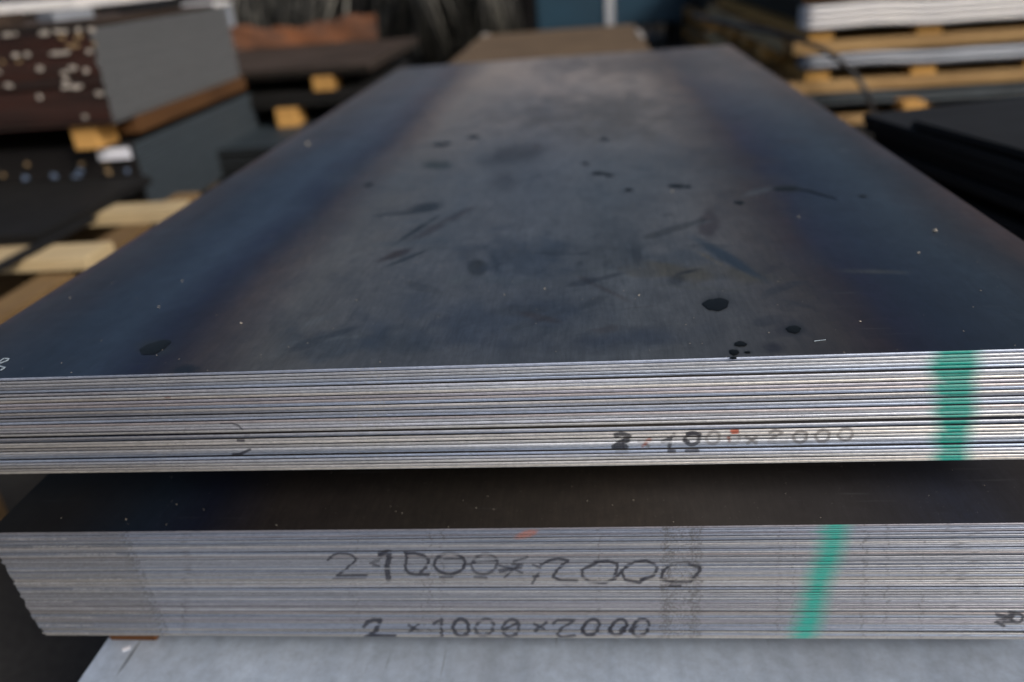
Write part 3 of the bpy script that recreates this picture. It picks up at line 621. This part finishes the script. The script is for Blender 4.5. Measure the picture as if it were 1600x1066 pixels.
# the bent rusty plate behind
n1, n2 = 40, 6; V = np.zeros((n2, n1, 3)); xx = np.linspace(-1.9, -.60, n1)
for j in range(n2):
    V[j, :, 0] = xx; V[j, :, 1] = 4.17+.03*j/(n2-1)+.012*np.sin(xx*5)+.004*np.sin(xx*23+j); V[j, :, 2] = -.083+(.115+.02*np.sin(xx*7)+.008*np.sin(xx*31))*j/(n2-1)
Vb = V.copy(); Vb[:, :, 1] += .012
Q = np.concatenate([grid_quads(n2, n1), grid_quads(n2, n1, n1*n2)[:, ::-1]]); top_ = np.array([[(n2-1)*n1+i, (n2-1)*n1+i+1, (2*n2-1)*n1+i+1, (2*n2-1)*n1+i] for i in range(n1-1)])
tag(link('rusty_plate', mesh_np('rusty_plate', np.concatenate([V.reshape(-1, 3), Vb.reshape(-1, 3)]), np.concatenate([Q, top_]), [M_rustyplate])), 'orange rusty bent plate standing at the back of the brown grey pack', 'plate')

# pale machine part between the red brown stack and the wire
MP = empty('drum', (-2.0, 5.0, GZ), 'pale blue grey drum behind the rear corner of the red brown stack', 'drum')
def lathe(name, prof, mat, parent, n_=32):
    V = [(r*math.cos(a), r*math.sin(a), z) for r, z in prof for a in np.linspace(0, 2*math.pi, n_, endpoint=False)]
    fs_ = [(i*n_+j, i*n_+(j+1) % n_, (i+1)*n_+(j+1) % n_, (i+1)*n_+j) for i in range(len(prof)-1) for j in range(n_)]
    me_ = bpy.data.meshes.new(name); me_.from_pydata(V, [], fs_); me_.materials.append(mat)
    for p in me_.polygons: p.use_smooth = True
    return link(name, me_, parent)
lathe('drum_body', [(.001, 0), (.22, 0), (.22, .02), (.215, .03), (.215, .3), (.225, .31), (.215, .32), (.215, .62), (.225, .63), (.215, .64), (.215, .88), (.001, .88)], M_foilg, MP)
lathe('drum_lid', [(.001, .884), (.225, .884), (.228, .90), (.2, .905), (.001, .905)], M_foil, MP)

# wire coils behind
def tube_ring(V, Q, ctr, R_, r_, tilt, rz, ph, seg=40, sides=5, sq=1.0):
    b0 = len(V); ct, st_ = math.cos(tilt), math.sin(tilt); cz, sz = math.cos(rz), math.sin(rz)
    for i in range(seg):
        a_ = i/seg*2*math.pi; wob = 1+.03*math.sin(3*a_+ph)+.015*math.sin(7*a_+ph*2)
        for j in range(sides):
            b_ = j/sides*2*math.pi; rr = R_*wob+r_*math.cos(b_)
            p = (r_*math.sin(b_)+.02*math.sin(2*a_+ph), rr*math.cos(a_), rr*math.sin(a_)*sq)
            p = (p[0]*ct+p[2]*st_, p[1], -p[0]*st_+p[2]*ct); p = (p[0]*cz-p[1]*sz, p[0]*sz+p[1]*cz, p[2])
            V.append((p[0]+ctr[0], p[1]+ctr[1], p[2]+ctr[2]))
    for i in range(seg):
        for j in range(sides):
            Q.append((b0+i*sides+j, b0+i*sides+(j+1) % sides, b0+((i+1) % seg)*sides+(j+1) % sides, b0+((i+1) % seg)*sides+j))
COILS = [(-2.35, 7.3, .55, .10), (-2.0, 6.9, -.35, -.2), (-1.75, 6.6, .4, .22), (-1.42, 6.7, -.5, -.10), (-1.12, 6.8, .25, .18), (-.83, 6.4, .55, -.22), (-.52, 6.6, -.4, .16), (-.25, 6.3, .35, -.15), (.0, 6.7, -.55, .1)]
CL = ['leftmost big grey wire coil standing behind the pale drum', 'second wire coil from the left, leaning towards the drum', 'third wire coil from the left, behind the rusty plate', 'dark wire coil behind the middle of the rusty plate', 'pale stranded coil behind the right end of the rusty plate',
      'wire coil just right of the rusty plate, leaning left', 'wire coil midway between rusty plate and blue cabinet', 'wire coil behind the left corner of the tan sheet', 'last wire coil, right beside the blue cabinet']
for k, (x, y, rz, tl) in enumerate(COILS):
    r = empty('wire_coil', (x, y, GZ), CL[k], 'wire coil', 'wire coils standing in a row')
    for nm, mt, cnt, sd_ in (('wire', M_wire, 7, 0), ('dark_wire', M_wired, 12, 50)):
        V, Q = [], []
        for i in range(cnt):
            rr = random.Random(k*31+i+sd_); R_ = rr.uniform(.46, .60)
            tube_ring(V, Q, (rr.uniform(-.12, .12), rr.uniform(-.05, .05), .63), R_, rr.uniform(.008, .017), tl+rr.gauss(0, .10), rz+rr.gauss(0, .14), rr.uniform(0, 6))
        link(nm, mesh_np(nm, V, Q, [mt]), r)
# dark sheet racks beyond, closing the view
def rack(x0, x1, y0, label, h, mats):
    r = bundle('steel_sheet_stack', label, x0, x1, y0, y0+1.2, -.6, -.6+h, int(h/.035), mats, jit=.02, group='dark stacks along the back of the yard'); return r
rack(-5.2, -2.5, 8.6, 'far dark stack at the back left corner of the yard', 1.15, (M_dark, M_dark, M_dark))
rack(-2.4, -.6, 8.4, 'far dark stack behind the left wire coils', 1.05, (M_darkedge, M_dark, M_dark))
rack(-.5, 1.2, 8.5, 'far dark stack behind the right wire coils', 1.0, (M_blk, M_dark, M_dark))
rack(1.3, 3.4, 8.7, 'far dark stack behind the blue cabinet and the pallets', 1.1, (M_darkedge, M_dark, M_dark))
rack(3.5, 5.6, 8.3, 'far dark stack at the back right corner of the yard', 1.0, (M_dark, M_dark, M_dark))

# blue cabinet
BC = empty('blue_cabinet', (.16, 6.5, GZ), 'dark blue steel cabinet with a white upright strip, beyond the tan sheet', 'cabinet')
def bb(name, *a, **k):
    o = box(name, BC, *a, **k); o.location = Vector(o.location)-BC.location; return o
bb('body', .16, 1.47, 6.54, 7.3, -.31, .95, M_blue, ch=.01)
bb('door', .175, .72, 6.515, 6.5385, -.30, .93, M_blue, ch=.005); bb('door', .81, 1.455, 6.515, 6.5385, -.30, .93, M_blue, ch=.005)
bb('upright_strip', .73, .80, 6.50, 6.5385, -.295, .94, M_white, ch=.004)
bb('skid', .20, .32, 6.5, 7.3, GZ+.75-.749, -.312, M_dark) if False else None
for x in (.20, 1.28): bb('skid', x, x+.14, 6.52, 7.28, GZ+.002, -.312, M_dark)
bb('handle', .66, .68, 6.49, 6.514, .25, .40, M_white)
o = box('dark_crate', None, 1.0, 1.55, 5.6, 6.1, GZ+.002, -.44, M_dark, ch=.01); tag(o, 'low dark block on the ground in front of the blue cabinet', 'block')

# tan sheet beyond the near stack
TS = empty('tan_sheet_stack', (0, 2.12, GZ), 'tan brown rusty sheet pack just beyond the far end of the near stack', 'steel stack')
me = box_mesh('tan_sheet', .835, 2.02, .0045, M_tan, .001)
for i in range(8): link('tan_sheet', me, TS, (.0+(random.gauss(0, .002) if i < 7 else 0), (random.gauss(0, .002) if i < 7 else 0), -.1045-.005*(7-i)-GZ), (0, 0, .0))
for x, y, dx in ((.83, 3.7, .012), (.012, 4.08, .03)):
    o = box('corner_tab', TS, x-.01, x+dx, y-(.35 if x > .5 else .03), y+.05, -.0985, -.094, M_chip, ch=.001); o.location = Vector(o.location)-TS.location
for k, y in enumerate((2.4, 3.7)):
    o = box('timber_bearer', None, .02, .82, y, y+.12, GZ+.002, -.146, M_woodd); tag(o, ('near', 'far')[k]+' timber block under the tan sheet pack', 'timber', 'timbers under the tan sheets')

# ------------------------------------------------------------------ right: pallets of wrapped sheet
GX, GY = 1.385, 2.85
def pallet(z, label, loads):
    r = empty('pallet', (GX, GY, z), label, 'pallet', 'pallets piled at the right')
    def q(name, *a, **k): return box(name, r, *a, **k)
    Wd, Ln = 1.6, 2.35
    for i in range(8):
        y = i*(Ln-.1)/7
        q('cross_board', random.uniform(-.012, .004), Wd, y, y+.10, random.uniform(-.002, .0), .045, M_wood, ch=.003)
    q('side_rail', -.022, -.0125, .1, Ln, -.004, .047, M_pine, ch=.003)
    for i in range(5): q('block', -.045, .09,   .36+i*.42, .50+i*.42, -.058, -.006, M_block, ch=.003)
    for x in (.055, .46, .88, 1.35):
        q('runner', x, x+.095, .004, Ln, .0455, .086, M_blocky, ch=.003)
    return r
def wavy_pack(name, label, x0, x1, y0, y1, z0, z1, mat, edge, group, n_=4):
    r = empty(name, (x0, y0, z0), label, 'sheet pack', group)
    nx, ny = 40, 4; p = (z1-z0)/n_
    for k in range(n_):
        gx_ = np.linspace(0, x1-x0, nx); T = []; 
        for lev in (0, 1):
            for j, yy in enumerate(np.linspace(0, y1-y0, ny)):
                zz = k*p+lev*p*.94+.006*np.sin(gx_*6+.7)*(1 if edge else .3)-.002*np.sin(gx_*17)
                T.append(np.stack([gx_, np.full(nx, yy)+random.gauss(0, .0006), zz], 1))
        V = np.concatenate(T); Q = [grid_quads(ny, nx)[:, ::-1], grid_quads(ny, nx, nx*ny)]
        f_ = np.array([[i, i+1, nx*ny+i+1, nx*ny+i] for i in range(nx-1)]); b_ = f_[:, ::-1]+nx*(ny-1)
        s_ = np.array([[j*nx+nx, j*nx, nx*ny+j*nx, nx*ny+j*nx+nx] for j in range(ny-1)]); s2 = s_[:, ::-1]+nx-1
        link('wrapped_sheet', mesh_np('wrapped_sheet', V, np.concatenate(Q+[f_, b_, s_, s2]), [mat]), r, (0, 0, 0))
    return r
GRP = 'pallets piled at the right'
# levels measured on the front of the pile
pallet(-.155, 'top pallet of the right pile, under the thick white wrapped pack', None)
pallet(-.305, 'middle pallet of the right pile, under the thinner silver pack', None)
pallet(-.452, 'third pallet down in the right pile, mostly behind the near steel stack', None)
pallet(-.66, 'lowest pallet of the right pile, standing on the ground', None)
wavy_pack('wrapped_sheet_pack', 'thick bright white wrapped sheet pack on the topmost pallet at right', GX+.035, GX+1.62, GY-.02, GY+.10, -.066, .018, M_foil, 1, 'sheet packs on the right pallets')
wavy_pack('wrapped_sheet_pack', 'thin silver white sheet pack between the top and middle pallets', GX+.04, GX+1.6, GY-.015, GY+.10, -.212, -.164, M_foilg, 1, 'sheet packs on the right pallets', 2)
wavy_pack('wrapped_sheet_pack', 'dark grey sheet pack between the middle and third pallets', GX+.03, GX+1.6, GY-.012, GY+.10, -.362, -.314, M_blueedge, 1, 'sheet packs on the right pallets', 2)
bundle('steel_sheet_stack', 'dark sheets added for the shaded side of the thick white wrapped pack, filling the top pallet', GX+.12, GX+1.6, GY+.11, GY+2.3, -.067, .022, 6, (M_darkedge, M_darkedge, M_dark), jit=.005)  # dark sheets stand in for the packs' shaded left sides, here and below
bundle('steel_sheet_stack', 'dark sheets added for the shaded side of the thin silver pack, filling the middle pallet', GX+.12, GX+1.6, GY+.11, GY+2.3, -.217, -.160, 4, (M_darkedge, M_darkedge, M_dark), jit=.005)
bundle('steel_sheet_stack', 'dark sheets added for the shaded side of the pack on the third pallet of the right pile', GX+.12, GX+1.6, GY+.11, GY+2.3, -.364, -.310, 4, (M_darkedge, M_darkedge, M_dark), jit=.005)
bundle('steel_sheet_stack', 'brown black sheets lying on top of the thick white wrapped pack', GX+.03, GX+1.6, GY+.03, GY+2.2, .034, .13, 8, (M_oak, M_darkedge, M_dark), jit=.003)
bundle('steel_sheet_stack', 'dark pack on the lowest pallet of the right pile', GX+.02, GX+1.55, GY+.01, GY+2.3, -.57, -.457, 8, (M_darkedge, M_darkedge, M_dark), jit=.005)
bundle('steel_sheet_stack', 'black sheets on the rear of the topmost pallet at the right', GX+.02, GX+1.5, GY+2.50, GY+4.2, -.165, .10, 16, (M_dark, M_dark, M_dark), jit=.01)
P2 = empty('pallet', (GX-.02, GY+2.45, -.36), 'farther pallet behind the right pile, its light block ends showing', 'pallet', None)
for zz in (0., .13):
    for i in range(4): box('block', P2, -.01, .085, .1+i*.5, .2+i*.5, zz-.05, zz-.001, M_block)
    box('stringer', P2, -.012, .09, .05, 1.75, zz, zz+.04, M_woody); box('stringer', P2, 1.4, 1.5, .05, 1.75, zz, zz+.04, M_woody)
box('deck_board', P2, -.01, 1.5, .1, .2, .171, .19, M_wood); box('deck_board', P2, -.01, 1.5, 1.6, 1.7, .171, .19, M_wood)
o = box('timber_bearer', None, 1.36, 2.9, 5.4, 6.9, GZ+.002, -.412, M_woodd); tag(o, 'timber crib under the farther pallet on the right', 'timber')
# wedge of light wood in front of pile foot
o = box('timber_bearer', None, 1.47, 1.70, 2.70, 2.80, -.405, -.385, M_wood); tag(o, 'flat light board end low in front of the right pallets', 'timber')
o = box('timber_bearer', None, 1.78, 1.86, 2.70, 2.80, -.375, -.335, M_block); tag(o, 'small square timber end beside the drooping black cable', 'timber')
o = box('steel_sheet_pack', None, 1.42, 2.6, 2.60, 2.84, -.47, -.407, M_dark, ch=.004); tag(o, 'black pack showing low behind the black stack on the right', 'sheet pack')
# black cable over the pallets
pts = [(1085, 25, 3.6), (1130, 36, 3.3), (1190, 48, 3.0), (1240, 58, 2.82), (1285, 76, 2.79), (1320, 100, 2.77), (1345, 128, 2.75), (1358, 152, 2.72), (1364, 175, 2.6), (1368, 200, 2.4)]
def tube(pts3, rad, mat, name, n_=60, sides=8):
    P = np.array(pts3); 
    for _ in range(3): P = np.concatenate([P[:1]]+[np.array([.75*P[i]+.25*P[i+1], .25*P[i]+.75*P[i+1]]) for i in range(len(P)-1)]+[P[-1:]])
    T = np.gradient(P, axis=0); T /= np.linalg.norm(T, axis=1)[:, None]; A = np.cross(T, [0, .3, 1]); A /= np.linalg.norm(A, axis=1)[:, None]; B = np.cross(T, A)
    an = np.linspace(0, 2*math.pi, sides+1); V = P[:, None]+rad*(A[:, None]*np.cos(an)[None, :, None]+B[:, None]*np.sin(an)[None, :, None])
    me_ = mesh_np(name, V.reshape(-1, 3)-P[0], grid_quads(len(P), sides+1), [mat]); me_.polygons.foreach_set('use_smooth', [True]*len(me_.polygons)); return link(name, me_, None, P[0])
tag(tube([on_plane(u_, v_, 1, y_) for u_, v_, y_ in pts], .0105, M_cable, 'black_cable'), 'black cable drooping over the front corner of the right pallets', 'cable')

# right front: black stack
SR = bundle('steel_sheet_stack', 'black stack of heavy sheets at the right edge beside the near stack', 1.155, 2.5, -.4, 1.165, -.50, -.060, 24, (M_dark, M_darkedge, M_dark), jit=.012)
for i, ch_ in enumerate(SR.children): ch_.location.x += random.gauss(0, .007)+(.012 if i % 6 == 2 else 0)
SR.rotation_euler[2] = RZ = math.radians(13); L_ = 1.565; SR.location = (1.15+L_*math.sin(RZ), 1.165-L_*math.cos(RZ), -.50)
SR2 = bundle('steel_sheet_stack', 'thinner black pack set back on top of the heavy black stack at the right', 1.225, 2.5, -.3, 1.03, -.0595, -.044, 3, (M_dark, M_dark, M_dark), jit=.006)
c2 = on_plane(1425, 187, 2, -.044); L2 = 1.33; SR2.rotation_euler[2] = RZ+.03; SR2.location = (c2[0]+L2*math.sin(RZ+.03), c2[1]-L2*math.cos(RZ+.03), -.0595)
for k, y in enumerate((-.1, .8)):
    o = box('timber_bearer', None, 1.45, 2.4, y, y+.12, GZ+.002, -.502, M_woodd); tag(o, ('near', 'far')[k]+' timber under the heavy black stack at the right', 'timber', 'timbers under the black stack')
S.render.engine = 'CYCLES'
